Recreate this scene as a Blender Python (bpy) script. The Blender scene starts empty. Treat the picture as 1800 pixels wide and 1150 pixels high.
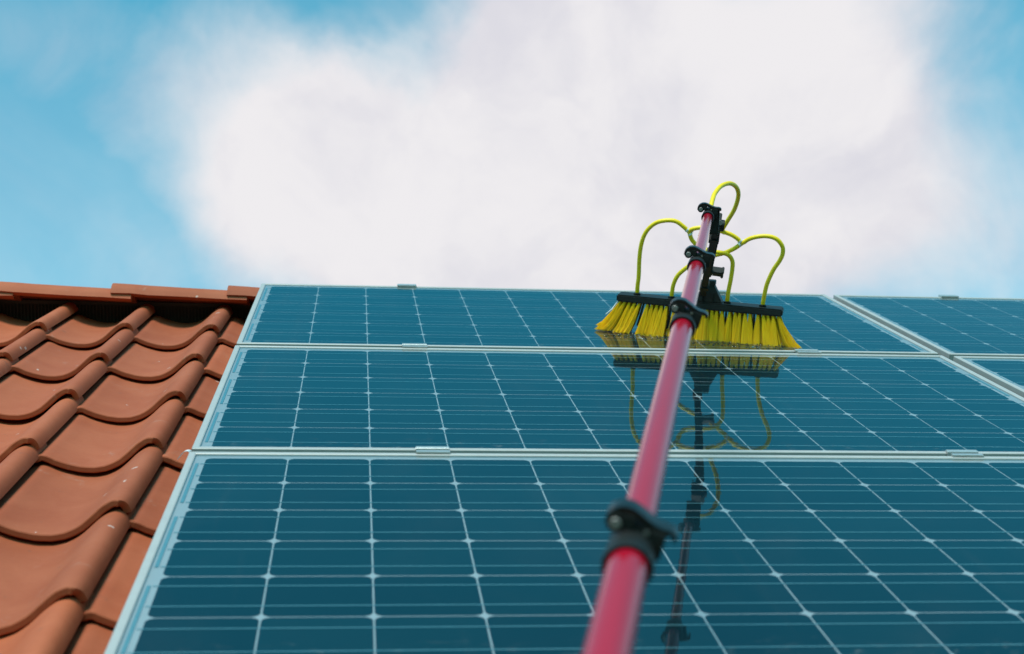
import bpy, math, random
from mathutils import Vector, Matrix, noise
rnd = random.Random(7)
S = bpy.context.scene
COL = S.collection
rad = math.radians

# ------------------------------------------------------------------ camera, sky, sun, exposure
PITCH = rad(38.0)                      # slope of the roof
HEIGHT = 6.2                           # height of the panel plane's origin above the ground
# roof coordinates: u along the ridge, v up the slope, w out of the roof
ROOF = Matrix.Translation((0, 0, HEIGHT)) @ Matrix.Rotation(PITCH, 4, 'X')

cam_d = bpy.data.cameras.new('camera')
cam = bpy.data.objects.new('camera', cam_d)
COL.objects.link(cam)
cam.matrix_world = ROOF @ Matrix((
    (0.9936389, -0.0160105, -0.1114693, 0.2253001),
    (-0.1064165, 0.1903308, -0.9759353, -2.9725696),
    (0.0368413, 0.9815894, 0.1874163, 0.6285629),
    (0, 0, 0, 1)))
cam_d.sensor_width = 36.0
cam_d.lens = 2472.8 / 1800 * 36.0
cam_d.clip_start = 0.02
cam_d.clip_end = 5000
cam_d.dof.use_dof = True
cam_d.dof.focus_distance = 2.85
cam_d.dof.aperture_fstop = 5.8
S.camera = cam

S.view_settings.view_transform = 'Standard'
S.view_settings.look = 'None'
S.view_settings.gamma = 1.0
S.view_settings.use_curve_mapping = False
S.view_settings.exposure = 0.0

SUN_EL, SUN_AZ = rad(49), rad(-158)    # azimuth from +Y, clockwise seen from above

class NT:
    """small helper for node trees"""
    def __init__(s, tree):
        s.t = tree; s.n = tree.nodes; s.l = tree.links
    def new(s, kind, **kw):
        n = s.n.new(kind)
        for k, v in kw.items():
            if k.startswith('i_'):
                n.inputs[k[2:].replace('_', ' ')].default_value = v
            else:
                setattr(n, k, v)
        return n
    def put(s, sock, v):
        if hasattr(v, 'links') or hasattr(v, 'is_output'):
            s.l.new(v, sock)
        else:
            sock.default_value = v
    def math(s, op, a, b=0.0, c=0.0, clamp=False):
        n = s.n.new('ShaderNodeMath'); n.operation = op; n.use_clamp = clamp
        s.put(n.inputs[0], a); s.put(n.inputs[1], b); s.put(n.inputs[2], c)
        return n.outputs[0]
    def vmath(s, op, a, b=(0, 0, 0), scale=None):
        n = s.n.new('ShaderNodeVectorMath'); n.operation = op
        s.put(n.inputs[0], a); s.put(n.inputs[1], b)
        if scale is not None: s.put(n.inputs['Scale'], scale)
        return n
    def mix(s, fac, a, b, blend='MIX'):
        n = s.n.new('ShaderNodeMix'); n.data_type = 'RGBA'; n.blend_type = blend
        s.put(n.inputs[0], fac); s.put(n.inputs[6], a); s.put(n.inputs[7], b)
        return n.outputs[2]
    def noise(s, vec, scale, detail=4, rough=.5, dist=0.0):
        n = s.n.new('ShaderNodeTexNoise')
        s.put(n.inputs['Vector'], vec)
        n.inputs['Scale'].default_value = scale; n.inputs['Detail'].default_value = detail
        n.inputs['Roughness'].default_value = rough; n.inputs['Distortion'].default_value = dist
        return n
    def smooth(s, v, lo, hi):
        n = s.n.new('ShaderNodeMapRange'); n.interpolation_type = 'SMOOTHSTEP'
        s.put(n.inputs[0], v)
        n.inputs[1].default_value = lo; n.inputs[2].default_value = hi
        return n.outputs[0]

world = bpy.data.worlds.new('World')
S.world = world
world.use_nodes = True
W = NT(world.node_tree)
W.n.clear()
w_out = W.new('ShaderNodeOutputWorld')
w_bg = W.new('ShaderNodeBackground'); w_bg.inputs[1].default_value = 0.15
W.l.new(w_bg.outputs[0], w_out.inputs[0])
sky = W.new('ShaderNodeTexSky')
sky.sky_type = 'NISHITA'; sky.sun_disc = False
sky.sun_elevation = SUN_EL; sky.sun_rotation = SUN_AZ
sky.air_density = 1.0; sky.dust_density = 0.4; sky.ozone_density = 2.0
blue = W.mix(1.0, sky.outputs[0], (0.25, 1.84, 1.54, 1), 'MULTIPLY')
geo = W.new('ShaderNodeNewGeometry')
d0 = W.vmath('SCALE', geo.outputs['Incoming'], scale=-1.0).outputs[0]
wn = W.noise(d0, 5.5, 8, .54)
warp = W.vmath('SUBTRACT', wn.outputs['Color'], (.5, .5, .5)).outputs[0]
warp = W.vmath('SCALE', warp, scale=0.14).outputs[0]
d1 = W.vmath('NORMALIZE', W.vmath('ADD', d0, warp).outputs[0]).outputs[0]
# one bank of cloud over the ridge: azimuth, elevation, angular radius (degrees), weight
CLOUDS = [(0.6, 32.7, 5.3, 1), (7.6, 34.4, 6.0, 1), (14.5, 34.2, 7.0, 1), (21.0, 32.5, 6.5, .85), (-1.9, 34.9, 2.5, 0.7),
          (0.3, 36.5, 1.9, 0.7), (7.8, 38.0, 2.3, 0.8), (10.0, 30.2, 5.8, 0.9), (17.9, 29.5, 5.8, 0.8), (2.0, 30.4, 4.2, 0.6),
          (23.9, 36.3, 3.8, 0.5), (14.1, 38.1, 2.8, 0.6), (-5.2, 32.2, 2.6, 0.38), (26.2, 30.1, 4.4, 0.35), (-6.0, 33.0, 7.0, .16), (28.0, 34.0, 7.0, .2),
          (-9.1, 36.6, 2.8, 0.42), (-5.1, 38.5, 2.8, 0.10), (-1.5, 38.8, 2.2, -0.30), (-16.5, 37.5, 3.5, 0.52), (3.7, 36.6, 1.4, -0.50), (2.6, 39.0, 1.8, -0.22), (31.1, 35.5, 2.3, -0.12), (30.5, 29.5, 6.0, .40), (11.0, 33.0, 10.0, .38), (-5.5, 31.8, 5.0, .36), (-6.5, 35.5, 4.0, .08), (-5.0, 28.2, 4.0, .28)]
dens = None
for az, el, r, wt in CLOUDS:
    a, e = rad(az), rad(el)
    dv = (math.sin(a) * math.cos(e), math.cos(a) * math.cos(e), math.sin(e))
    dt = W.vmath('DOT_PRODUCT', d1, dv).outputs['Value']
    k = 2.0 / rad(r) ** 2
    g = W.math('EXPONENT', W.math('MULTIPLY', W.math('SUBTRACT', dt, 1.0), k))
    dens = W.math('MULTIPLY', g, wt) if dens is None else W.math('MULTIPLY_ADD', g, wt, dens)
fb = W.noise(d0, 8.0, 10, .60, .7).outputs[0]
dens = W.math('ADD', dens, W.math('MULTIPLY', W.math('SUBTRACT', fb, .5), .95))
mask = W.smooth(dens, -.02, 1.65)
thin = W.smooth(W.noise(d0, 3.2, 6, .6, .6).outputs[0], .45, .85)           # thin veil everywhere
sepd = W.new('ShaderNodeSeparateXYZ'); W.l.new(d0, sepd.inputs[0])
low = W.math('SUBTRACT', 1.0, W.smooth(sepd.outputs[2], .46, .74))              # veil and haze thin out with height
veil = W.math('MULTIPLY', low, W.math('MULTIPLY_ADD', thin, .34, .26))
mask = W.math('MAXIMUM', mask, veil)
shade = W.noise(d1, 7.5, 8, .58, .3).outputs[0]
ccol = W.mix(W.smooth(shade, .34, .62), (4.80, 4.75, 5.15, 1), (5.75, 5.62, 5.75, 1))
W.l.new(W.mix(mask, blue, ccol), w_bg.inputs[0])

sun_d = bpy.data.lights.new('sun', 'SUN')
sun_d.energy = 4.0; sun_d.angle = rad(24); sun_d.color = (1.0, .95, .87)
sun = bpy.data.objects.new('sun', sun_d)
COL.objects.link(sun)
sd = Vector((math.sin(SUN_AZ) * math.cos(SUN_EL), math.cos(SUN_AZ) * math.cos(SUN_EL), math.sin(SUN_EL)))
sun.rotation_euler = sd.to_track_quat('Z', 'Y').to_euler()
sun.location = sd * 40

# ------------------------------------------------------------------ materials
def material(name):
    m = bpy.data.materials.new(name); m.use_nodes = True
    t = NT(m.node_tree)
    return m, t, t.n['Principled BSDF']

def plain(name, col, rough=.5, metal=0.0, spec=.5, grain=0.0, gscale=60, bump=0.0):
    m, t, b = material(name)
    b.inputs['Roughness'].default_value = rough
    b.inputs['Metallic'].default_value = metal
    b.inputs['Specular IOR Level'].default_value = spec
    tc = t.new('ShaderNodeTexCoord').outputs['Object']
    n = t.noise(tc, gscale, 5, .6).outputs[0]
    lo = tuple(c * (1 - grain) for c in col) + (1,)
    hi = tuple(min(1, c * (1 + grain)) for c in col) + (1,)
    t.l.new(t.mix(n, lo, hi), b.inputs['Base Color'])
    t.l.new(t.math('MULTIPLY_ADD', n, .2 * rough, rough * .9), b.inputs['Roughness'])
    if bump:
        bp = t.new('ShaderNodeBump'); bp.inputs['Strength'].default_value = bump; bp.inputs['Distance'].default_value = .002
        t.l.new(n, bp.inputs['Height']); t.l.new(bp.outputs[0], b.inputs['Normal'])
    return m

def clay_material():
    m, t, b = material('terracotta')
    tc = t.new('ShaderNodeTexCoord').outputs['Object']
    info = t.new('ShaderNodeObjectInfo')
    off = t.vmath('SCALE', t.new('ShaderNodeCombineXYZ', i_X=3.0, i_Y=7.0, i_Z=5.0).outputs[0], scale=info.outputs['Random']).outputs[0]
    p = t.vmath('ADD', tc, off).outputs[0]
    big = t.noise(p, 7.0, 6, .6, .5).outputs[0]
    fine = t.noise(p, 90.0, 6, .7).outputs[0]
    col = t.mix(t.smooth(big, .3, .7), (.350, .078, .028, 1), (.410, .106, .044, 1))
    col = t.mix(t.math('MULTIPLY', fine, .35), col, (.27, .058, .023, 1))
    tone = t.mix(info.outputs['Random'], (.82, .79, .78, 1), (1.09, 1.08, 1.05, 1))
    col = t.mix(1.0, col, tone, 'MULTIPLY')
    # grey bloom, sooty marks and small white flecks of lime and lichen
    bloom = t.smooth(t.noise(p, 16.0, 5, .65, 1.0).outputs[0], .60, .78)
    col = t.mix(t.math('MULTIPLY', bloom, .45), col, (.36, .19, .14, 1))
    soot = t.smooth(t.noise(t.vmath('ADD', p, (4, 1, 9)).outputs[0], 26.0, 5, .7, .8).outputs[0], .62, .76)
    col = t.mix(t.math('MULTIPLY', soot, .55), col, (.13, .06, .04, 1))
    vor = t.n.new('ShaderNodeTexVoronoi'); vor.inputs['Scale'].default_value = 26
    st = t.vmath('MULTIPLY', t.vmath('ADD', p, t.vmath('SCALE', t.noise(p, 60, 3).outputs['Color'], scale=.02).outputs[0]).outputs[0], (1.0, .8, 1.0)).outputs[0]
    t.l.new(st, vor.inputs['Vector'])
    sep = t.new('ShaderNodeSeparateColor'); t.l.new(vor.outputs['Color'], sep.inputs[0])
    size = t.math('MULTIPLY', t.smooth(sep.outputs[0], .78, 1.0), .12)
    fleck = t.math('LESS_THAN', vor.outputs['Distance'], size)
    col = t.mix(t.math('MULTIPLY', fleck, .5), col, (.60, .50, .46, 1))
    t.l.new(col, b.inputs['Base Color'])
    b.inputs['Roughness'].default_value = .72
    b.inputs['Specular IOR Level'].default_value = .35
    bp = t.new('ShaderNodeBump'); bp.inputs['Strength'].default_value = .35; bp.inputs['Distance'].default_value = .0015
    t.l.new(t.math('ADD', fine, t.math('MULTIPLY', big, 1.5)), bp.inputs['Height'])
    t.l.new(bp.outputs[0], b.inputs['Normal'])
    return m

def cell_material():
    m, t, b = material('silicon_cell')
    tc = t.new('ShaderNodeTexCoord').outputs['Object']
    info = t.new('ShaderNodeObjectInfo')
    streak = t.noise(t.vmath('MULTIPLY', tc, (6, 160, 1)).outputs[0], 2.0, 4, .7).outputs[0]
    col = t.mix(streak, (.001, .006, .009, 1), (.002, .012, .017, 1))
    col = t.mix(1.0, col, t.mix(info.outputs['Random'], (.5, .6, .65, 1), (1.6, 1.5, 1.4, 1)), 'MULTIPLY')
    t.l.new(col, b.inputs['Base Color'])
    b.inputs['Roughness'].default_value = .45
    b.inputs['Specular IOR Level'].default_value = .04
    # blue-green antireflex coating of the silicon: mirrors more the flatter one looks at it
    lw = t.new('ShaderNodeLayerWeight'); lw.inputs[0].default_value = .5
    film = t.new('ShaderNodeBsdfGlossy'); film.inputs[0].default_value = (.0, .80, 1.0, 1); film.inputs[1].default_value = .12
    mx = t.new('ShaderNodeMixShader')
    t.l.new(t.math('MULTIPLY', t.math('POWER', lw.outputs['Facing'], 6.0), .22), mx.inputs[0])
    t.l.new(b.outputs[0], mx.inputs[1]); t.l.new(film.outputs[0], mx.inputs[2])
    t.l.new(mx.outputs[0], t.n['Material Output'].inputs[0])
    return m

def glass_material():
    m = bpy.data.materials.new('solar_glass'); m.use_nodes = True
    t = NT(m.node_tree); t.n.clear()
    out = t.new('ShaderNodeOutputMaterial')
    tr = t.new('ShaderNodeBsdfTransparent')
    gl = t.new('ShaderNodeBsdfGlossy')
    tc = t.new('ShaderNodeTexCoord').outputs['Object']
    dirt = t.noise(t.vmath('MULTIPLY', tc, (1, .55, 1)).outputs[0], 5.0, 7, .65, .6).outputs[0]
    t.l.new(t.math('MULTIPLY', t.smooth(dirt, .45, .8), .05), gl.inputs['Roughness'])
    bp = t.new('ShaderNodeBump'); bp.inputs['Strength'].default_value = .055; bp.inputs['Distance'].default_value = .0009
    t.l.new(t.noise(tc, 55, 3, .6).outputs[0], bp.inputs['Height'])
    t.l.new(bp.outputs[0], gl.inputs['Normal'])
    fr = t.new('ShaderNodeFresnel'); fr.inputs[0].default_value = 1.74
    g = t.new('ShaderNodeNewGeometry')
    fac = t.math('MULTIPLY', fr.outputs[0], t.math('SUBTRACT', 1.0, g.outputs['Backfacing']))
    mx = t.new('ShaderNodeMixShader')
    t.l.new(fac, mx.inputs[0]); t.l.new(tr.outputs[0], mx.inputs[1]); t.l.new(gl.outputs[0], mx.inputs[2])
    # a breath of dried dust and water marks on the glass
    df = t.new('ShaderNodeBsdfDiffuse'); df.inputs[0].default_value = (.5, .5, .48, 1)
    mx2 = t.new('ShaderNodeMixShader')
    sp = t.new('ShaderNodeSeparateXYZ'); t.l.new(tc, sp.inputs[0])
    edge = t.math('SUBTRACT', 1.0, t.smooth(sp.outputs[1], -.770, -.690))
    spots = t.smooth(t.noise(t.vmath('MULTIPLY', tc, (1, 1.6, 1)).outputs[0], 38, 6, .75).outputs[0], .54, .74)
    runs = t.smooth(t.noise(t.vmath('MULTIPLY', tc, (30, 1.2, 1)).outputs[0], 1.0, 4, .6).outputs[0], .60, .80)
    grime = t.math('ADD', t.math('MULTIPLY', t.math('MULTIPLY', edge, spots), .16), t.math('MULTIPLY', runs, .009))
    t.l.new(t.math('ADD', grime, t.math('MULTIPLY', t.smooth(dirt, .48, .80), .009)), mx2.inputs[0])
    t.l.new(mx.outputs[0], mx2.inputs[1]); t.l.new(df.outputs[0], mx2.inputs[2])
    t.l.new(mx2.outputs[0], out.inputs[0])
    return m

def pole_material():
    m, t, b = material('red_fibreglass')
    tc = t.new('ShaderNodeTexCoord').outputs['Object']
    n = t.noise(t.vmath('MULTIPLY', tc, (1, 1, .12)).outputs[0], 30, 6, .7).outputs[0]
    t.l.new(t.mix(n, (.32, .002, .013, 1), (.40, .007, .026, 1)), b.inputs['Base Color'])
    t.l.new(t.math('MULTIPLY_ADD', n, .10, .09), b.inputs['Roughness'])
    b.inputs['Specular IOR Level'].default_value = .80
    b.inputs['Coat Weight'].default_value = 0.0
    b.inputs['Coat Roughness'].default_value = .12
    return m

def bristle_material():
    m, t, b = material('yellow_bristle')
    info = t.new('ShaderNodeObjectInfo')
    tc = t.new('ShaderNodeTexCoord').outputs['Object']
    n = t.noise(t.vmath('MULTIPLY', tc, (400, 400, 10)).outputs[0], 1.0, 2).outputs[0]
    col = t.mix(t.math('MULTIPLY_ADD', info.outputs['Random'], .5, t.math('MULTIPLY', n, .5)), (.96, .64, .003, 1), (1.0, .74, .005, 1))
    t.l.new(col, b.inputs['Base Color'])
    b.inputs['Roughness'].default_value = .4
    tl = t.new('ShaderNodeBsdfTranslucent'); t.l.new(col, tl.inputs[0])
    mx = t.new('ShaderNodeMixShader'); mx.inputs[0].default_value = .48
    t.l.new(b.outputs[0], mx.inputs[1]); t.l.new(tl.outputs[0], mx.inputs[2])
    t.l.new(mx.outputs[0], t.n['Material Output'].inputs[0])
    return m

CLAY = clay_material()
CELL = cell_material()
GLASS = glass_material()
POLE = pole_material()
BRISTLE = bristle_material()
FRAME = plain('anodised_frame', (.36, .35, .34), .42, .0, .6, .10, 30)
FRAME_SIDE = FRAME
BACKSHEET = plain('white_backsheet', (.235, .275, .295), .6, 0, .4, .05, 20)
TINNED = plain('tinned_ribbon', (.11, .25, .29), .38, .3, .5, .1, 80)
CLAMP = plain('bright_aluminium', (.52, .53, .52), .34, .6, .5, .06, 60)
STEEL = plain('steel_bolt', (.45, .46, .46), .35, .9, .5, .1, 90)
BLACK = plain('black_plastic', (.012, .014, .014), .50, 0, .28, .3, 90, .15)
BLACK_GLOSS = plain('glossy_black_plastic', (.010, .012, .012), .32, 0, .32, .3, 60)
PIN = plain('grey_pin', (.22, .21, .20), .45, .4, .5, .15, 120)
HOSE = plain('yellow_hose', (.84, .57, .003), .38, 0, .5, .07, 40)
JOINT = plain('clear_joint', (.72, .72, .70), .3, 0, .5, .05, 60)
FELT = plain('dark_underlay', (.035, .026, .022), .9, 0, .2, .3, 30)
COMB = plain('black_comb', (.03, .032, .032), .6, 0, .3, .3, 60)
SCRAP = plain('white_scrap', (.78, .78, .80), .5, 0, .4, .1, 60)
EARTH = plain('garden_ground', (.055, .065, .030), .95, 0, .2, .4, .6)
WATER = plain('water_film', (.75, .85, .9), .05, 0, .6, .02, 10)
_wb = WATER.node_tree.nodes['Principled BSDF']
_wb.inputs['Transmission Weight'].default_value = 1.0; _wb.inputs['IOR'].default_value = 1.33

# ------------------------------------------------------------------ mesh helpers
class MB:
    def __init__(s): s.v = []; s.f = []
    def add(s, v, f):
        o = len(s.v); s.v += [tuple(p) for p in v]; s.f += [tuple(i + o for i in q) for q in f]
        return s
    def box(s, c, d, R=None):
        v = []
        for x in (-1, 1):
            for y in (-1, 1):
                for z in (-1, 1):
                    p = Vector((x * d[0] / 2, y * d[1] / 2, z * d[2] / 2))
                    if R is not None: p = R @ p
                    v.append(p + Vector(c))
        return s.add(v, [(0, 1, 3, 2), (4, 6, 7, 5), (0, 4, 5, 1), (2, 3, 7, 6), (0, 2, 6, 4), (1, 5, 7, 3)])
    def prism(s, prof, axis_from, axis_to, ex, ey):
        """closed profile (2D) swept from one point to another; ex, ey span the profile"""
        a, b = Vector(axis_from), Vector(axis_to); ex, ey = Vector(ex), Vector(ey)
        n = len(prof)
        v = [a + ex * x + ey * y for x, y in prof] + [b + ex * x + ey * y for x, y in prof]
        f = [(i, (i + 1) % n, n + (i + 1) % n, n + i) for i in range(n)]
        f += [tuple(range(n - 1, -1, -1)), tuple(range(n, 2 * n))]
        return s.add(v, f)
    def tube(s, pts, r, seg=10, caps=True):
        pts = [Vector(p) for p in pts]
        rs = r if isinstance(r, (list, tuple)) else [r] * len(pts)
        tan = []
        for i in range(len(pts)):
            a, b = pts[max(0, i - 1)], pts[min(len(pts) - 1, i + 1)]
            tan.append((b - a).normalized())
        nrm = tan[0].orthogonal().normalized()
        v = []; f = []
        for i, p in enumerate(pts):
            nrm = (nrm - tan[i] * nrm.dot(tan[i])).normalized()
            bi = tan[i].cross(nrm)
            for k in range(seg):
                a = 2 * math.pi * k / seg
                v.append(p + (nrm * math.cos(a) + bi * math.sin(a)) * rs[i])
        for i in range(len(pts) - 1):
            for k in range(seg):
                k2 = (k + 1) % seg
                f.append((i * seg + k, i * seg + k2, (i + 1) * seg + k2, (i + 1) * seg + k))
        if caps:
            f.append(tuple(range(seg - 1, -1, -1))); f.append(tuple((len(pts) - 1) * seg + k for k in range(seg)))
        return s.add(v, f)
    def lathe(s, prof, seg=28, ez=(0, 0, 1), org=(0, 0, 0)):
        """profile of (radius, height) turned about an axis, closed on itself"""
        ez = Vector(ez).normalized(); ex = ez.orthogonal().normalized(); ey = ez.cross(ex); org = Vector(org)
        n = len(prof); v = []; f = []
        for k in range(seg):
            a = 2 * math.pi * k / seg
            for r, h in prof: v.append(org + (ex * math.cos(a) + ey * math.sin(a)) * r + ez * h)
        for k in range(seg):
            k2 = (k + 1) % seg
            for i in range(n):
                j = (i + 1) % n
                f.append((k * n + i, k2 * n + i, k2 * n + j, k * n + j))
        return s.add(v, f)
    def mesh(s, name, mat, smooth=35, bevel=0, recalc=True):
        me = bpy.data.meshes.new(name)
        me.from_pydata(s.v, [], s.f); me.validate(); 
        import bmesh
        bm = bmesh.new(); bm.from_mesh(me)
        if recalc: bmesh.ops.recalc_face_normals(bm, faces=bm.faces)
        if bevel:
            ed = [e for e in bm.edges if len(e.link_faces) == 2 and e.calc_face_angle(0) > rad(40)]
            bmesh.ops.bevel(bm, geom=ed, offset=bevel, segments=2, affect='EDGES', clamp_overlap=True)
        bm.to_mesh(me); bm.free()
        if smooth:
            me.polygons.foreach_set('use_smooth', [True] * len(me.polygons))
            me.set_sharp_from_angle(angle=rad(smooth))
        me.materials.append(mat)
        return me

def link(name, data, parent=None, loc=(0, 0, 0), rot=None):
    o = bpy.data.objects.new(name, data)
    COL.objects.link(o)
    m = Matrix.Translation(loc)
    if rot is not None: m = m @ rot.to_4x4()
    if parent is None:
        o.matrix_world = ROOF @ m
    else:
        o.parent = parent; o.matrix_local = m
    return o

def tag(o, label=None, cat=None, group=None, kind=None):
    if label: o['label'] = label
    if cat: o['category'] = cat
    if group: o['group'] = group
    if kind: o['kind'] = kind
    return o

def catmull(pts, n=8):
    P = [Vector(p) for p in pts]; P = [P[0] * 2 - P[1]] + P + [P[-1] * 2 - P[-2]]
    out = []
    for i in range(1, len(P) - 2):
        for k in range(n):
            t = k / n
            out.append(.5 * ((2 * P[i]) + (P[i + 1] - P[i - 1]) * t + (2 * P[i - 1] - 5 * P[i] + 4 * P[i + 1] - P[i + 2]) * t * t
                       + (3 * P[i] - P[i - 1] - 3 * P[i + 1] + P[i + 2]) * t ** 3))
    out.append(P[-2])
    return out

# ------------------------------------------------------------------ ground and roof
g = MB(); g.add([(-900, -900, 0), (900, -900, 0), (900, 900, 0), (-900, 900, 0)], [(0, 1, 2, 3)])
ground = bpy.data.objects.new('ground', g.mesh('ground', EARTH, 0, 0, False)); COL.objects.link(ground)
tag(ground, 'dark green garden ground far below the roof', 'ground', kind='structure')

U0, U1, V_EAVE, V_TOP = -1.98, 3.52, -2.55, .965
r = MB()
cz, sz = math.cos(PITCH), math.sin(PITCH)
hv = Vector((0, cz, -sz)); up = Vector((0, sz, cz))         # level and plumb directions in roof coordinates
deck_top = -.158
apex = Vector((0, V_TOP, deck_top)); eave = Vector((0, V_EAVE, deck_top))
back = apex + hv * ((V_TOP - V_EAVE) * cz) - up * ((V_TOP - V_EAVE) * sz)
prof = [eave, apex, back, back - up * .06, apex - up * .09, eave - up * .06]
vv = [p + Vector((U0, 0, 0)) for p in prof] + [p + Vector((U1, 0, 0)) for p in prof]
n = len(prof)
r.add(vv, [(i, (i + 1) % n, n + (i + 1) % n, n + i) for i in range(n)] + [(5, 4, 1, 0), (4, 3, 2, 1), (6, 7, 10, 11), (7, 8, 9, 10)])
roof = link('roof', r.mesh('roof', FELT, 0))
tag(roof, 'steep roof of orange clay pantiles beside the solar panels', 'roof', kind='structure')

PW, GAUGE, TLEN = .2117, .3557, .432
TU0, TV0, TW0 = -.3222, .5558, -.0726
_prof = [(-.085, -.022), (-.03, -.019), (0, -.0165), (.05, -.0175), (.12, -.0245), (.22, -.0315), (.32, -.0360), (.40, -.0372), (.48, -.0360), (.56, -.0310),
         (.64, -.0215), (.71, -.0085), (.77, .0040), (.82, .0125), (.86, .0172), (.90, .0190), (.94, .0172), (.97, .0115), (.990, .0030), (1.0, -.0040)]
_ip = [Vector((a, b, 0)) for a, b in catmull([(a * PW, b, 0) for a, b in _prof], 2) for _ in (0,)] if False else catmull([(a * PW, b, 0) for a, b in _prof], 2)

def pantile(seed):
    """pantile lying along +y from its front edge (y=0); x=0 where it comes out from under its left neighbour"""
    rr = random.Random(seed)
    TH = .0118
    top = [(p.x, p.y) for p in _ip]
    m = len(top)
    nrm = []
    for i in range(m):
        a, b = top[max(0, i - 1)], top[min(m - 1, i + 1)]
        tx, tz = b[0] - a[0], b[1] - a[1]; L = math.hypot(tx, tz)
        nrm.append((-tz / L, tx / L))
    ph = rr.uniform(0, 6)
    def wob(x, y): return .0007 * math.sin(17 * x + ph + 3 * y) + .0006 * math.sin(9 * y + ph * 2)
    stations = [(0.0016, -1.0), (0.0, -.82), (0.0, -.2), (.0012, -.04), (.004, 0.0), (.05, 0), (.16, 0), (.30, 0), (TLEN, 0), (TLEN, -1.0), (.30, -1.0), (.10, -1.0)]
    b = MB(); v = []; f = []
    tilt = -.0185 / GAUGE
    for y, dz in stations:
        for i, (x, z) in enumerate(top):
            nx, nz = nrm[i]
            jag = .0008 * math.sin(31 * x * 10 + ph) * (1 if y < .004 else 0)
            # the right front corner of the roll is cut back
            cut = max(0, (x / PW - .93) / .07) * .012 * max(0, 1 - y / .02)
            v.append((x + nx * dz * TH, y + jag + cut, z + nz * dz * TH + tilt * y + wob(x, y)))
    k = len(stations)
    for j in range(k):
        j2 = (j + 1) % k
        for i in range(m - 1):
            f.append((j * m + i, j * m + i + 1, j2 * m + i + 1, j2 * m + i))
    f.append(tuple(j * m for j in range(k))); f.append(tuple(j * m + m - 1 for j in range(k - 1, -1, -1)))
    b.add(v, f)
    return b.mesh('roof_tile', CLAY, 26)

tile_meshes = [pantile(s) for s in range(4)]
for k in range(9):
    v = TV0 - k * GAUGE
    if v < V_EAVE - .05: break
    for i in range(-7, 18):
        u = TU0 + i * PW
        rot = Matrix.Rotation(rad(rnd.uniform(-.35, .35)), 3, 'Z') @ Matrix.Rotation(rad(rnd.uniform(-.12, .12)), 3, 'X') @ Matrix.Rotation(rad(rnd.uniform(-.25, .25)), 3, 'Y')
        link('roof_tile', rnd.choice(tile_meshes), roof, (u + rnd.uniform(-.0012, .0012), v + rnd.uniform(-.003, .003), TW0 + rnd.uniform(0, .0012)), rot)

def ridge_mesh(seed):
    rr = random.Random(seed)
    L, HWD, HT, TH = .362, .112, .056, .019
    b = MB(); v = []; f = []
    A = 22
    st = [(0, 1.0), (.006, 1.0), (.05, .995), (.10, .975), (.2, .962), (.3, .952), (L, .945)]
    ph = rr.uniform(0, 6)
    for x, s in st:
        for k in range(A + 1):                      # outer
            a = math.pi * k / A
            jag = .0012 * math.sin(x * 60 + ph) + .0009 * math.sin(x * 143 + 2 * ph) if k in (0, A) else 0
            c0, s0 = math.cos(a), math.sin(a)
            # a flattened arch with upright cheeks
            px = -HWD * s * math.copysign(abs(c0) ** .8, c0); pz = HT * s * abs(s0) ** .75 + jag
            v.append(Vector((x, 0, 0)) + hv * px + up * pz)
    for x, s in st:
        for k in range(A + 1):                      # inner
            a = math.pi * k / A
            c0, s0 = math.cos(a), math.sin(a)
            px = -(HWD * s - TH) * math.copysign(abs(c0) ** .8, c0); pz = (HT * s - TH) * abs(s0) ** .75
            v.append(Vector((x, 0, 0)) + hv * px + up * pz)
    n1 = A + 1; o = len(st) * n1
    for i in range(len(st) - 1):
        for k in range(A):
            f.append((i * n1 + k, i * n1 + k + 1, (i + 1) * n1 + k + 1, (i + 1) * n1 + k))
            f.append((o + i * n1 + k, o + (i + 1) * n1 + k, o + (i + 1) * n1 + k + 1, o + i * n1 + k + 1))
        for k in (0, A):
            f.append((i * n1 + k, (i + 1) * n1 + k, o + (i + 1) * n1 + k, o + i * n1 + k))
    e = (len(st) - 1) * n1
    for k in range(A):
        f.append((k, k + 1, o + k + 1, o + k)); f.append((e + k, e + k + 1, o + e + k + 1, o + e + k))
    b.add(v, f)
    return b.mesh('ridge_tile', CLAY, 40)

ridge_meshes = [ridge_mesh(s) for s in range(3)]
RIDGE_PITCH = .308
for i in range(-5, 12):
    u = -.428 + i * RIDGE_PITCH
    rot = Matrix.Rotation(rad(2.1 + rnd.uniform(-.2, .2)), 3, Vector((0, cz, -sz))) @ Matrix.Rotation(rad(rnd.uniform(-.6, .6)), 3, 'X')
    link('ridge_tile', rnd.choice(ridge_meshes), roof, (u, .940, -.098), rot)

c = MB()
c.box(((U0 + U1) / 2, .957, -.105), (U1 - U0, .006, .075))  # backing strip added behind the fins to stop light leaking through
u = U0
while u < U1:
    c.box((u, .946 + rnd.uniform(-.001, .001), -.108), (.0036, .004, .072)); u += .0092
c.box(((U0 + U1) / 2, .9465, -.075), (U1 - U0, .010, .010))
tag(link('ridge_vent', c.mesh('ridge_vent', COMB, 0), roof), kind='stuff')

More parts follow.
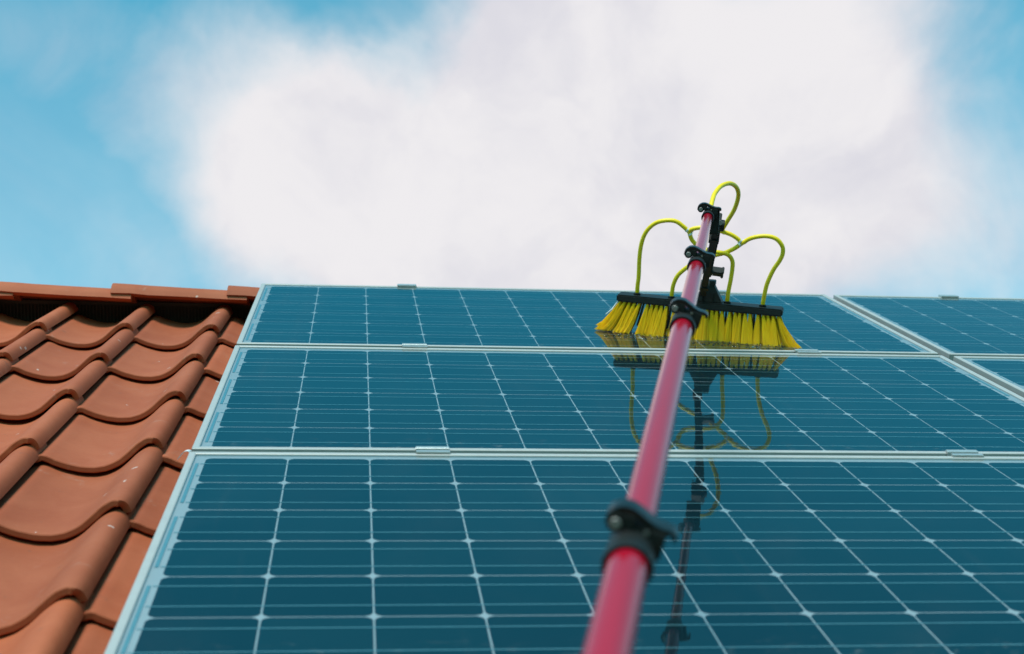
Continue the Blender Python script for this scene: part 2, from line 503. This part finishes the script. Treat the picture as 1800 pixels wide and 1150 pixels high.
# ------------------------------------------------------------------ solar panels
P = .127                                      # cell pitch
ROWS, COLS = 6, 12
ML, MR, MT, MBOT = .0275, .0265, .0225, .0195
FT, FB = .0042, -.0335                        # top and bottom of the frame
def cell_mesh():
    h, c, c2 = .0625, .0090, .0031
    o = [(h, h - c), (h - c2, h - c2), (h - c, h)]
    pts = []
    for q in range(4):
        for x, y in o:
            for _ in range(q): x, y = -y, x
            pts.append((x, y))
    b = MB(); n = len(pts)
    v = [(x, y, 0) for x, y in pts] + [(x, y, -.0001) for x, y in pts]
    b.add(v, [tuple(range(n))] + [(i, n + i, n + (i + 1) % n, (i + 1) % n) for i in range(n)])
    return b.mesh('solar_cell', CELL, 0)
CELL_ME = cell_mesh()

def frame_mesh():
    b = MB()
    x0, x1, y0, y1 = -ML, COLS * P + MR, -ROWS * P - MBOT, MT
    # section: distance in from the outer edge, height
    sec = [(0, FB), (0, FT - .0012), (.0012, FT), (.0098, FT), (.0105, FT - .0006), (.0112, .0032), (.0112, -.0012), (.002, -.0012), (.002, FB)]
    cor = [(x0, y0, 1, 1), (x1, y0, -1, 1), (x1, y1, -1, -1), (x0, y1, 1, -1)]
    for q in range(4):
        a, c = cor[q], cor[(q + 1) % 4]
        d = Vector((c[0] - a[0], c[1] - a[1], 0)).normalized() * .00025
        v = []
        for (cx, cy, sx, sy), sg in ((a, 1), (c, -1)):
            for dd, z in sec: v.append((cx + sx * dd + d.x * sg, cy + sy * dd + d.y * sg, z))
        n = len(sec)
        b.add(v, [(i, (i + 1) % n, n + (i + 1) % n, n + i) for i in range(n)] + [tuple(range(n)), tuple(range(2 * n - 1, n - 1, -1))])
    return b.mesh('frame', FRAME, 30)
FRAME_ME = frame_mesh()
def sheet(name, z, mat, inset):
    b = MB(); x0, x1, y0, y1 = -ML + inset, COLS * P + MR - inset, -ROWS * P - MBOT + inset, MT - inset
    return b.add([(x0, y0, z), (x1, y0, z), (x1, y1, z), (x0, y1, z)], [(0, 1, 2, 3)]).mesh(name, mat, 0, 0, False)
BACK_ME = sheet('backsheet', -.00012, BACKSHEET, .0025)
GLASS_ME = sheet('glass', .0026, GLASS, .0108)
_b = MB(); _b.box((COLS * P / 2, 0, .0003), (COLS * P + .010, .0018, .0003)); BUS_ME = _b.mesh('busbar', TINNED, 0)
def strip_mesh(length):
    b = MB(); b.box((0, 0, .0003), (.0048, length, .0004)); return b.mesh('connector_ribbon', TINNED, 0)
STRIP_LONG, STRIP_SHORT = strip_mesh(P + .5 * .125 + .003), strip_mesh(.5 * .125 + .003)

def solar_panel(u, v, label):
    root = tag(link('solar_panel', None, None, (u, v, 0)), label, 'solar panel', 'solar panels on the roof')
    link('frame', FRAME_ME, root); link('backsheet', BACK_ME, root)
    for j in range(ROWS):
        for i in range(COLS):
            link('solar_cell', CELL_ME, root, ((i + .5) * P, -(j + .5) * P, 0))
        for q in (.25, .75):
            link('busbar', BUS_ME, root, (0, -(j + .5) * P + (.5 - q) * .125, .0002))
    for j in (0, 2, 4): link('connector_ribbon', STRIP_LONG, root, (-.0098, -(j + 1) * P, .0003))
    for j in (1, 3): link('connector_ribbon', STRIP_LONG, root, (COLS * P + .0088, -(j + 1) * P, .0003))
    for j in (0, 5): link('connector_ribbon', STRIP_SHORT, root, (COLS * P + .0088, -(j + .5) * P, .0003))
    link('glass', GLASS_ME, root)
    return root

solar_panel(0.0010, .8268, 'blue solar panel on which the yellow brush stands, uppermost beside the orange ridge tiles')
solar_panel(0.0, 0.0, 'blue solar panel in the middle row mirroring the yellow brush and its hoses')
solar_panel(-.0011, -.8226, 'large near blue solar panel crossed by the lowest black pole clamp')
solar_panel(1.6024, .8201, 'blue solar panel along the roof top, right of the slanting gap beside the brush')
solar_panel(1.6024, -.0055, 'blue solar panel in the middle row cut off by the right edge')
solar_panel(1.6010, -.8290, 'blue solar panel at the right end of the lowest row')

MID = [(-.0165, FT + .0006), (-.0165, FT + .0040), (-.0070, FT + .0040), (-.0055, FT + .0030), (-.0050, -.012), (.0050, -.012), (.0055, FT + .0030), (.0070, FT + .0040),
       (.0165, FT + .0040), (.0165, FT + .0006), (.0085, FT + .0006), (.0085, -.034), (-.0085, -.034), (-.0085, FT + .0006)]
END = [(-.0130, FT + .0006), (-.0130, FT + .0042), (.0100, FT + .0042), (.0100, -.034), (.0010, -.034), (.0010, FT + .0006)]
def clamp_mesh(prof, L):
    return MB().prism(prof, (-L / 2, 0, 0), (L / 2, 0, 0), (0, 1, 0), (0, 0, 1)).mesh('panel_clamp', CLAMP, 0, .0006)
MID_ME, END_ME = clamp_mesh(MID, .054), clamp_mesh(END, .052)
_b = MB(); _b.lathe([(.0001, 0), (.0042, 0), (.0042, .005), (.0001, .005)], 6); BOLT_ME = _b.mesh('bolt', STEEL, 30)
def clamp(u, v, mid, label):
    o = tag(link('panel_clamp', MID_ME if mid else END_ME, None, (u, v, 0)), label, 'clamp', 'silver panel clamps')
    if mid: link('bolt', BOLT_ME, o, (0, 0, -.0118))
clamp(.367, .8503, False, 'silver end clamp on the panel top edge, the one nearest the orange roof tiles')
clamp(1.247, .8503, False, 'silver end clamp on the panel top edge behind the yellow hoses')
clamp(1.915, .8436, False, 'silver end clamp on the top edge of the panel right of the slanting gap')
clamp(.357, .0330, True, 'silver clamp bridging upper and middle panels, left of the yellow brush')
clamp(1.240, .0330, True, 'silver clamp bridging upper and middle panels, beside the right tip of the brush')
clamp(.354, -.7915, True, 'silver clamp bridging middle and lowest panels, left of the red pole')
clamp(1.246, -.7915, True, 'silver clamp bridging middle and lowest panels, far right of the red pole')

b = MB()
pts = catmull([(-.0275, -.7945, .003), (-.032, -.800, .006), (-.038, -.806, .004), (-.045, -.815, -.004)], 5)
for i, p in enumerate(pts):
    wd = .0045 * (1 - .6 * i / len(pts))
    b.v += [tuple(p + Vector((.3, 1, 0)) * wd), tuple(p - Vector((.3, 1, 0)) * wd), tuple(p - Vector((.3, 1, 0)) * wd + Vector((0, 0, -.0008))), tuple(p + Vector((.3, 1, 0)) * wd + Vector((0, 0, -.0008)))]
for i in range(len(pts) - 1):
    for k in range(4): b.f.append((i * 4 + k, i * 4 + (k + 1) % 4, i * 4 + 4 + (k + 1) % 4, i * 4 + 4 + k))
b.f += [(0, 1, 2, 3), tuple(len(b.v) - 4 + k for k in range(4))]
tag(link('scrap', b.mesh('scrap', SCRAP, 40)), 'small white scrap caught at the lowest panel\'s corner over the tiles', 'scrap')

# ------------------------------------------------------------------ the brush on its pole
A0 = Vector((.9366, -.1809, .3286)); PD = Vector((.267, .9634, .0241)).normalized()
def on_pole(s): return A0 - PD * s
brush = tag(link('cleaning_brush', None, None, on_pole(2.0)),
            'yellow bristled brush with looping yellow hoses on a long red telescopic pole', 'brush')
INV = Vector(on_pole(2.0))
def bpart(name, mesh, parent=brush, loc=(0, 0, 0), rot=None):
    return link(name, mesh, parent, loc, rot)
def rel(p): return Vector(p) - INV

SECT = [(-.075, .66, .0096), (.640, 1.14, .0115), (1.12, 1.955, .0134), (1.930, 3.70, .0150)]
for s0, s1, rr_ in SECT:
    a, e = rel(on_pole(s0)), rel(on_pole(s1)); L = s1 - s0
    m = MB(); ri = rr_ - .0016
    m.lathe([(rr_, 0), (rr_, L * .25), (rr_, L * .5), (rr_, L * .75), (rr_, L), (ri, L), (ri, 0)], 40)
    # section's own frame: z from its lower end up the pole
    zc = PD; yc = Vector((0, 0, 1)); yc = (yc - zc * yc.dot(zc)).normalized(); xc = yc.cross(zc)
    R = Matrix((xc, yc, zc)).transposed()
    bpart('pole_section', m.mesh('pole_section', POLE, 40), brush, e, R)

# clamps: local x right, y up (away from the panels), z towards the lower end of the pole
zc = -PD; yc = Vector((0, 0, 1)); yc = (yc - zc * yc.dot(zc)).normalized(); xc = yc.cross(zc)
CR = Matrix((xc, yc, zc)).transposed()
def ribbon_profile(path, th):
    P_ = catmull([(x, y, 0) for x, y in path], 5); n = len(P_); L = []; R_ = []
    for i, p in enumerate(P_):
        a, c_ = P_[max(0, i - 1)], P_[min(n - 1, i + 1)]
        t = (c_ - a).normalized(); nn = Vector((-t.y, t.x, 0))
        w = th[0] + (th[1] - th[0]) * i / (n - 1)
        L.append((p + nn * w / 2)[:2]); R_.append((p - nn * w / 2)[:2])
    return L + R_[::-1]
def quad_strip(b, outline, z0, z1):
    """extrude an outline made of two matching sides (ribbon) between z0 and z1"""
    n = len(outline); h = n // 2
    v = [(x, y, z0) for x, y in outline] + [(x, y, z1) for x, y in outline]
    f = [(i, (i + 1) % n, n + (i + 1) % n, n + i) for i in range(n)]
    for i in range(h - 1):
        f.append((i, i + 1, n - 2 - i, n - 1 - i)); f.append((n + i, n + n - 1 - i, n + n - 2 - i, n + i + 1))
    b.add(v, f)
def clamp_parts(R):
    """clamp on a section of radius R: z=0 at the collar's mouth, parts run to -z (up the pole); sizes in mm"""
    r_, e = R * 1000, (R - .0115) * 1000
    def done(b, name, mat, smooth, bevel=0):
        b.v = [(x * .001, y * .001, z * .001) for x, y, z in b.v]
        return b.mesh(name, mat, smooth, bevel)
    c = MB()
    c.lathe([(r_ + .2, 0), (r_ + 2.9, 1), (r_ + 3.5, -3), (r_ + 3.3, -13), (r_ + 2.6, -20), (r_ + 2.4, -48), (r_ + 1.0, -52), (r_ - 2.8, -52), (r_ - 2.8, -22), (r_ + .2, -20)], 36)
    body = done(c, 'pole_clamp', BLACK, 30)
    h = MB(); h.box((-8.5, 18.0 + e, -37), (9, 10, 21)); shoulder = done(h, 'shoulder', BLACK, 0, .0006)
    h = MB(); h.box((13.2, 12.0 + e, -37), (12.5, 12.5, 22)); jaw = done(h, 'jaw', BLACK, 0, .0009)
    h = MB(); h.box((2.0, 15.2 + e, -38), (12, 5.0, 18)); bridge = done(h, 'bridge', BLACK, 0, .0006)
    h = MB(); h.box((17.2, 4.0 + e, -36), (5.0, 11, 18)); tail = done(h, 'jaw', BLACK, 0, .0009)
    l = MB()
    quad_strip(l, ribbon_profile([(-20.5, 12.5 + e), (-20.0, 19.0 + e), (-15.5, 24.0 + e), (-8.5, 25.4 + e), (-1, 23.4 + e), (6, 20.8 + e), (13.5, 19.2 + e), (20.5, 19.4 + e), (24.5, 18.0 + e), (25.2, 14.6 + e)], (7.0, 2.9)), -47, -29)
    lever = done(l, 'lever', BLACK_GLOSS, 35, .0005)
    p = MB(); p.lathe([(.01, -48), (6.2, -48), (6.5, -26.5), (.01, -26.5)], 22, org=(-16.5, 15.0 + e, 0))
    knuckle = done(p, 'knuckle', BLACK, 35)
    p = MB(); p.lathe([(.01, -27), (4.0, -27), (4.0, -25.2), (3.5, -24.6), (.01, -24.6)], 20, org=(-16.5, 15.0 + e, 0))
    pin = done(p, 'pin', PIN, 35)
    p = MB(); p.lathe([(.01, -27), (1.7, -27), (1.7, -25.4), (.01, -25.4)], 12, org=(5.5, 16.0 + e, 0))
    rivet = done(p, 'rivet', STEEL, 35)
    return [('lever', lever), ('knuckle', knuckle), ('pin', pin), ('rivet', rivet), ('shoulder', shoulder), ('jaw', jaw), ('bridge', bridge), ('jaw', tail)], body
def pole_clamp(s, R, k, turn):
    kids, body = clamp_parts(R / k)
    o = bpart('pole_clamp', body, brush, rel(on_pole(s)), CR @ Matrix.Rotation(rad(-turn), 3, 'Z')); o.scale = (k, k, k)
    for nm, me in kids:
        ch = bpy.data.objects.new(nm, me); COL.objects.link(ch); ch.parent = o
    return o
for s, R, k, turn in ((.030, .0096, .96, 2), (.6480, .0115, .98, 7), (1.1250, .0134, 1.0, 15), (1.9450, .0150, 1.05, 15)):
    pole_clamp(s, R, k, turn)

# --- the arm from the pole's tip down to the brush
TIP = on_pole(-.035)
ARM0 = Vector((.986, -.066, .298)); ARM1 = Vector((1.034, .214, .090))
ad = (ARM1 - ARM0).normalized()
ax = Vector((.94, -.343, 0)); ax = (ax - ad * ax.dot(ad)).normalized(); ay = ad.cross(ax)
AR = Matrix((ax, ay, ad)).transposed()
b = MB(); L = (ARM1 - ARM0).length
b.box(rel(ARM0) + ad * L * .46, (.0145, .016, L * .90), AR)
for i in range(16):                                     # toothed edge of the adjusting bar
    b.box(rel(ARM0) + ad * (L * .10 + i * .0125) + ax * .0080, (.005, .014, .0062), AR)
for t_, w in ((.16, .022), (.36, .019), (.80, .022)):
    b.box(rel(ARM0) + ad * L * t_, (w, .022, .016), AR)
arm = bpart('angle_arm', b.mesh('angle_arm', BLACK, 0, .0012))
b = MB()
b.box(rel(TIP) + Vector((.004, -.015, -.012)), (.030, .052, .026), CR)
bpart('tip_block', b.mesh('tip_block', BLACK, 30, .0015), arm)
b = MB(); b.box(rel(ARM0) + Vector((-.004, .004, .002)), (.026, .034, .040), AR)
bpart('tip_joint', b.mesh('tip_joint', BLACK, 30, .0015), arm)
b = MB(); b.lathe([(.001, -.016), (.0125, -.016), (.0125, .016), (.001, .016)], 20, ez=ax, org=rel(ARM0))
bpart('pivot', b.mesh('pivot', BLACK, 30, .001), arm)
b = MB(); b.lathe([(.001, .016), (.0052, .016), (.0052, .0215), (.001, .0215)], 6, ez=-Vector(PD), org=rel(ARM0) + Vector((.006, -.006, .008)))
bpart('bolt', b.mesh('bolt', PIN, 30), arm)
b = MB(); q = rel(ARM0) + ad * L * .585 + ax * .020
b.box(q, (.030, .016, .018), AR); b.box(q + ax * .014 + ad * .011, (.006, .016, .010), AR); b.box(q + ax * .014 - ad * .009, (.006, .016, .008), AR)
bpart('hose_clip', b.mesh('hose_clip', BLACK, 0, .0015), arm)

# --- brush head
BL, BR_ = Vector((.840, .259, .0905)), Vector((1.204, .126, .0835))
bx = (BR_ - BL).normalized(); bz = Vector((0, 0, 1)); bz = (bz - bx * bz.dot(bx)).normalized(); by = bz.cross(bx)
HR = Matrix((bx, by, bz)).transposed()
HL = (BR_ - BL).length; HC = (BL + BR_) / 2
b = MB()
b.box((0, .026, -.0085), (HL, .052, .017))
head = bpart('brush_head', b.mesh('brush_head', BLACK, 0, .0030), brush, rel(HC), HR)
b = MB()                                             # flared socket in the middle of the head
sx = .020
b.add([(sx - .034, .008, .0), (sx + .034, .008, .0), (sx + .034, .046, .0), (sx - .034, .046, .0),
       (sx - .0135, .012, .040), (sx + .0125, .012, .040), (sx + .0125, .036, .040), (sx - .0135, .036, .040)],
      [(0, 3, 2, 1), (4, 5, 6, 7), (0, 1, 5, 4), (1, 2, 6, 5), (2, 3, 7, 6), (3, 0, 4, 7)])
b.box((sx - .001, .024, .045), (.030, .028, .012)); b.box((sx - .012, .006, .012), (.003, .008, .026)); b.box((sx + .012, .006, .012), (.003, .008, .026))
bpart('socket', b.mesh('socket', BLACK, 0, .0014), head)
OUT = [(.890, .264), (.967, .235), (1.090, .192), (1.167, .163)]
for u, v in OUT:
    p = Vector((u, v, 0)) - Vector((HC.x, HC.y, 0))
    b = MB(); x, y = p.dot(Vector((bx.x, bx.y, 0)).normalized()), p.dot(by)
    y = max(.008, min(.045, y))
    b.lathe([(.001, -.001), (.0085, -.001), (.0085, .004), (.0052, .0055), (.0052, .012), (.001, .012)], 16, org=(x, y, 0))
    bpart('hose_outlet', b.mesh('hose_outlet', BLACK_GLOSS, 35), head)

def tuft_mesh(seed, flare=0.0, spread=1.0, n=84):
    """a tuft of bristles: bound at the top (z=0), splayed at z=-length; -y is to the front"""
    rr = random.Random(seed); b = MB(); Lb = .0745
    for i in range(n):
        a = rr.uniform(0, 2 * math.pi); q = math.sqrt(rr.random())
        x0, y0 = math.cos(a) * q * .0026, math.sin(a) * q * .0026
        x1, y1 = math.cos(a) * q * .0082 * spread + rr.gauss(0, .0007), math.sin(a) * q * .0050 * spread + rr.gauss(0, .0007)
        L = Lb * rr.uniform(.955, 1.01); bend = flare * rr.uniform(.75, 1.15)
        pts = [(x0, y0, 0), (x0 * .5 + x1 * .6 + bend * .36, y0 * .5 + y1 * .5 - .009, -L * .42), (x1 * .92 + bend * .72, y1 * .9 - .018, -L * .76), (x1 + bend, y1 - .026, -L * (1 - .1 * min(1, abs(bend) / .05)))]
        b.tube(pts, [.0006, .00072, .0007, .0005], 4, True)
    return b.mesh('bristle_tuft', BRISTLE, 60)
FL = {}
for fl in (-.042, -.026, -.015, -.008, 0.0, .008, .018, .030, .050):
    FL[fl] = [tuft_mesh(100 + k + int(fl * 5000), fl, 1.0 + .12 * k) for k in range(2)]
keys = sorted(FL)
gw = HL / 6
for row, (yy, cnt) in enumerate(((.006, 5), (.022, 4), (.040, 5))):
    for gidx in range(6):
        x0 = -HL / 2 + gidx * gw
        for k in range(cnt):
            fx = (k + .5 + (0 if cnt == 5 else .0)) / cnt
            x = x0 + gw * (.055 + .89 * fx) + rnd.uniform(-.0007, .0007)
            s = x / (HL / 2)
            want = -.040 * max(0, -s) ** 1.6 + .028 * max(0, s) ** 2.2 + rnd.gauss(0, .003)
            if s > .90: want = .032 if row % 3 else .050
            key = min(keys, key=lambda q: abs(q - want))
            rot = Matrix.Rotation(rad((1 - row / 2) * 5.0 + rnd.uniform(-2, 2)), 3, 'X') @ Matrix.Rotation(rad((want - key) * 400), 3, 'Y')
            link('bristle_tuft', rnd.choice(FL[key]), head, (x, yy, -.0165), rot)
_b = MB()
_b.add([(-.0022, -.0012, 0), (.0022, -.0012, 0), (.0022, .0012, 0), (-.0022, .0012, 0), (-.0028, -.006, -.056), (.0028, -.006, -.056), (.0028, -.0036, -.056), (-.0028, -.0036, -.056)],
       [(0, 1, 2, 3), (7, 6, 5, 4), (0, 4, 5, 1), (1, 5, 6, 2), (2, 6, 7, 3), (3, 7, 4, 0)])
GAP_STRIP_ME = _b.mesh('gap_strip', BLACK, 0)  # black strip hanging in each gap between groups of tufts
for k in range(1, 6):
    x = -HL / 2 + k * gw
    link('gap_strip', GAP_STRIP_ME, head, (x, .012, -.0165), Matrix.Rotation(rad(-18 * max(0, -x / (HL / 2)) ** 1.3 * -1 if x < 0 else -10 * (x / (HL / 2)) ** 2), 3, 'Y'))

_b = MB(); x = -HL / 2 + .003
_b.tube([(x, .010, -.016), (x - .012, .004, -.036), (x - .026, .000, -.050)], [.0009, .0012, .0007], 5)
_b = _b.mesh('pale_bristle', SCRAP, 60); link('pale_bristle', _b, head)

# --- hoses
HOSES = {
    'LEFT': [(0.89, 0.264, 0.094), (0.889, 0.258, 0.114), (0.889, 0.251, 0.137), (0.886, 0.239, 0.183), (0.887, 0.227, 0.22), (0.895, 0.216, 0.248), (0.912, 0.204, 0.268), (0.935, 0.193, 0.276), (0.956, 0.186, 0.275), (0.973, 0.182, 0.264), (0.985, 0.181, 0.254)],
    'CROSS': [(0.987, 0.181, 0.252), (0.993, 0.183, 0.237), (1.0, 0.183, 0.228), (1.011, 0.181, 0.22), (1.034, 0.155, 0.212), (1.057, 0.150, 0.21), (1.076, 0.155, 0.204), (1.087, 0.160, 0.19), (1.09, 0.166, 0.172), (1.09, 0.174, 0.144), (1.089, 0.183, 0.116), (1.09, 0.192, 0.088)],
    'BAR': [(0.987, 0.181, 0.253), (0.992, 0.177, 0.259), (1.01, 0.169, 0.264), (1.036, 0.159, 0.264), (1.054, 0.154, 0.259), (1.075, 0.148, 0.253), (1.091, 0.145, 0.244), (1.102, 0.144, 0.234)],
    'RIGHT': [(1.103, 0.143, 0.234), (1.12, 0.133, 0.247), (1.147, 0.121, 0.254), (1.171, 0.113, 0.25), (1.187, 0.112, 0.234), (1.191, 0.116, 0.216), (1.187, 0.123, 0.198), (1.177, 0.133, 0.175), (1.169, 0.146, 0.142), (1.167, 0.155, 0.114), (1.167, 0.163, 0.088)],
    'LOW': [(1.102, 0.144, 0.233), (1.088, 0.153, 0.22), (1.069, 0.168, 0.207), (1.046, 0.190, 0.196), (1.016, 0.198, 0.181), (0.993, 0.204, 0.167), (0.975, 0.216, 0.146), (0.968, 0.226, 0.123), (0.967, 0.231, 0.106), (0.967, 0.235, 0.092)],
    'LOOP': [(0.968, -0.075, 0.335), (0.978, -0.05, 0.352), (0.989, -0.024, 0.362), (1.008, 0.001, 0.375), (1.033, 0.026, 0.379), (1.055, 0.052, 0.369), (1.068, 0.077, 0.349), (1.069, 0.103, 0.317), (1.061, 0.128, 0.286), (1.055, 0.153, 0.26)],
}
for k, pts in HOSES.items():
    m = MB(); m.tube([rel(p) for p in catmull(pts, 6)], .0050, 12)
    bpart('hose', m.mesh('hose', HOSE, 60))
for p, dirs in (((.9865, .181, .253), ((-.5, 0, .35), (.6, 0, .35), (.45, 0, -.8))), ((1.055, .154, .2585), ((-.9, 0, .1), (.9, -.1, -.25), (.15, -.1, .9))),
                ((1.1025, .144, .234), ((-.7, 0, .6), (.8, -.1, .5), (-.75, .1, -.5)))):
    m = MB(); c0 = rel(p)
    for d in dirs:
        d = Vector(d).normalized(); m.tube([c0 - d * .002, c0 + d * .0085], .0040, 12)
        m.tube([c0 + d * .0045, c0 + d * .0085], .0056, 12)
    bpart('hose_connector', m.mesh('hose_connector', JOINT, 35))

# --- drops of rinse water on the glass round the bristles
b = MB()
for i in range(240):
    t_ = rnd.random(); f0 = HC + bx * (t_ - .5) * HL * 1.05
    p = Vector((f0.x, f0.y, 0)) - by * (rnd.uniform(-.005, .075)) + Vector((rnd.gauss(0, .004), 0, 0)); p.z = .0029
    if abs(p.y - .033) < .034: continue
    s_ = rnd.uniform(.0012, .0036); v = []; f = []
    for j, (rr_, h) in enumerate(((1, 0), (.92, .35), (.62, .62), (.2, .74))):
        for k in range(8):
            a = 2 * math.pi * k / 8; v.append((p.x + math.cos(a) * s_ * rr_, p.y + math.sin(a) * s_ * rr_ * 1.25, p.z + h * s_ * .7))
    for j in range(3):
        for k in range(8): f.append((j * 8 + k, j * 8 + (k + 1) % 8, j * 8 + 8 + (k + 1) % 8, j * 8 + 8 + k))
    f.append(tuple(24 + k for k in range(8)))
    b.add(v, f)
tag(link('water_drops', b.mesh('water_drops', WATER, 60)), 'drops of rinse water on the glass under the yellow bristles', 'water drops', kind='stuff')
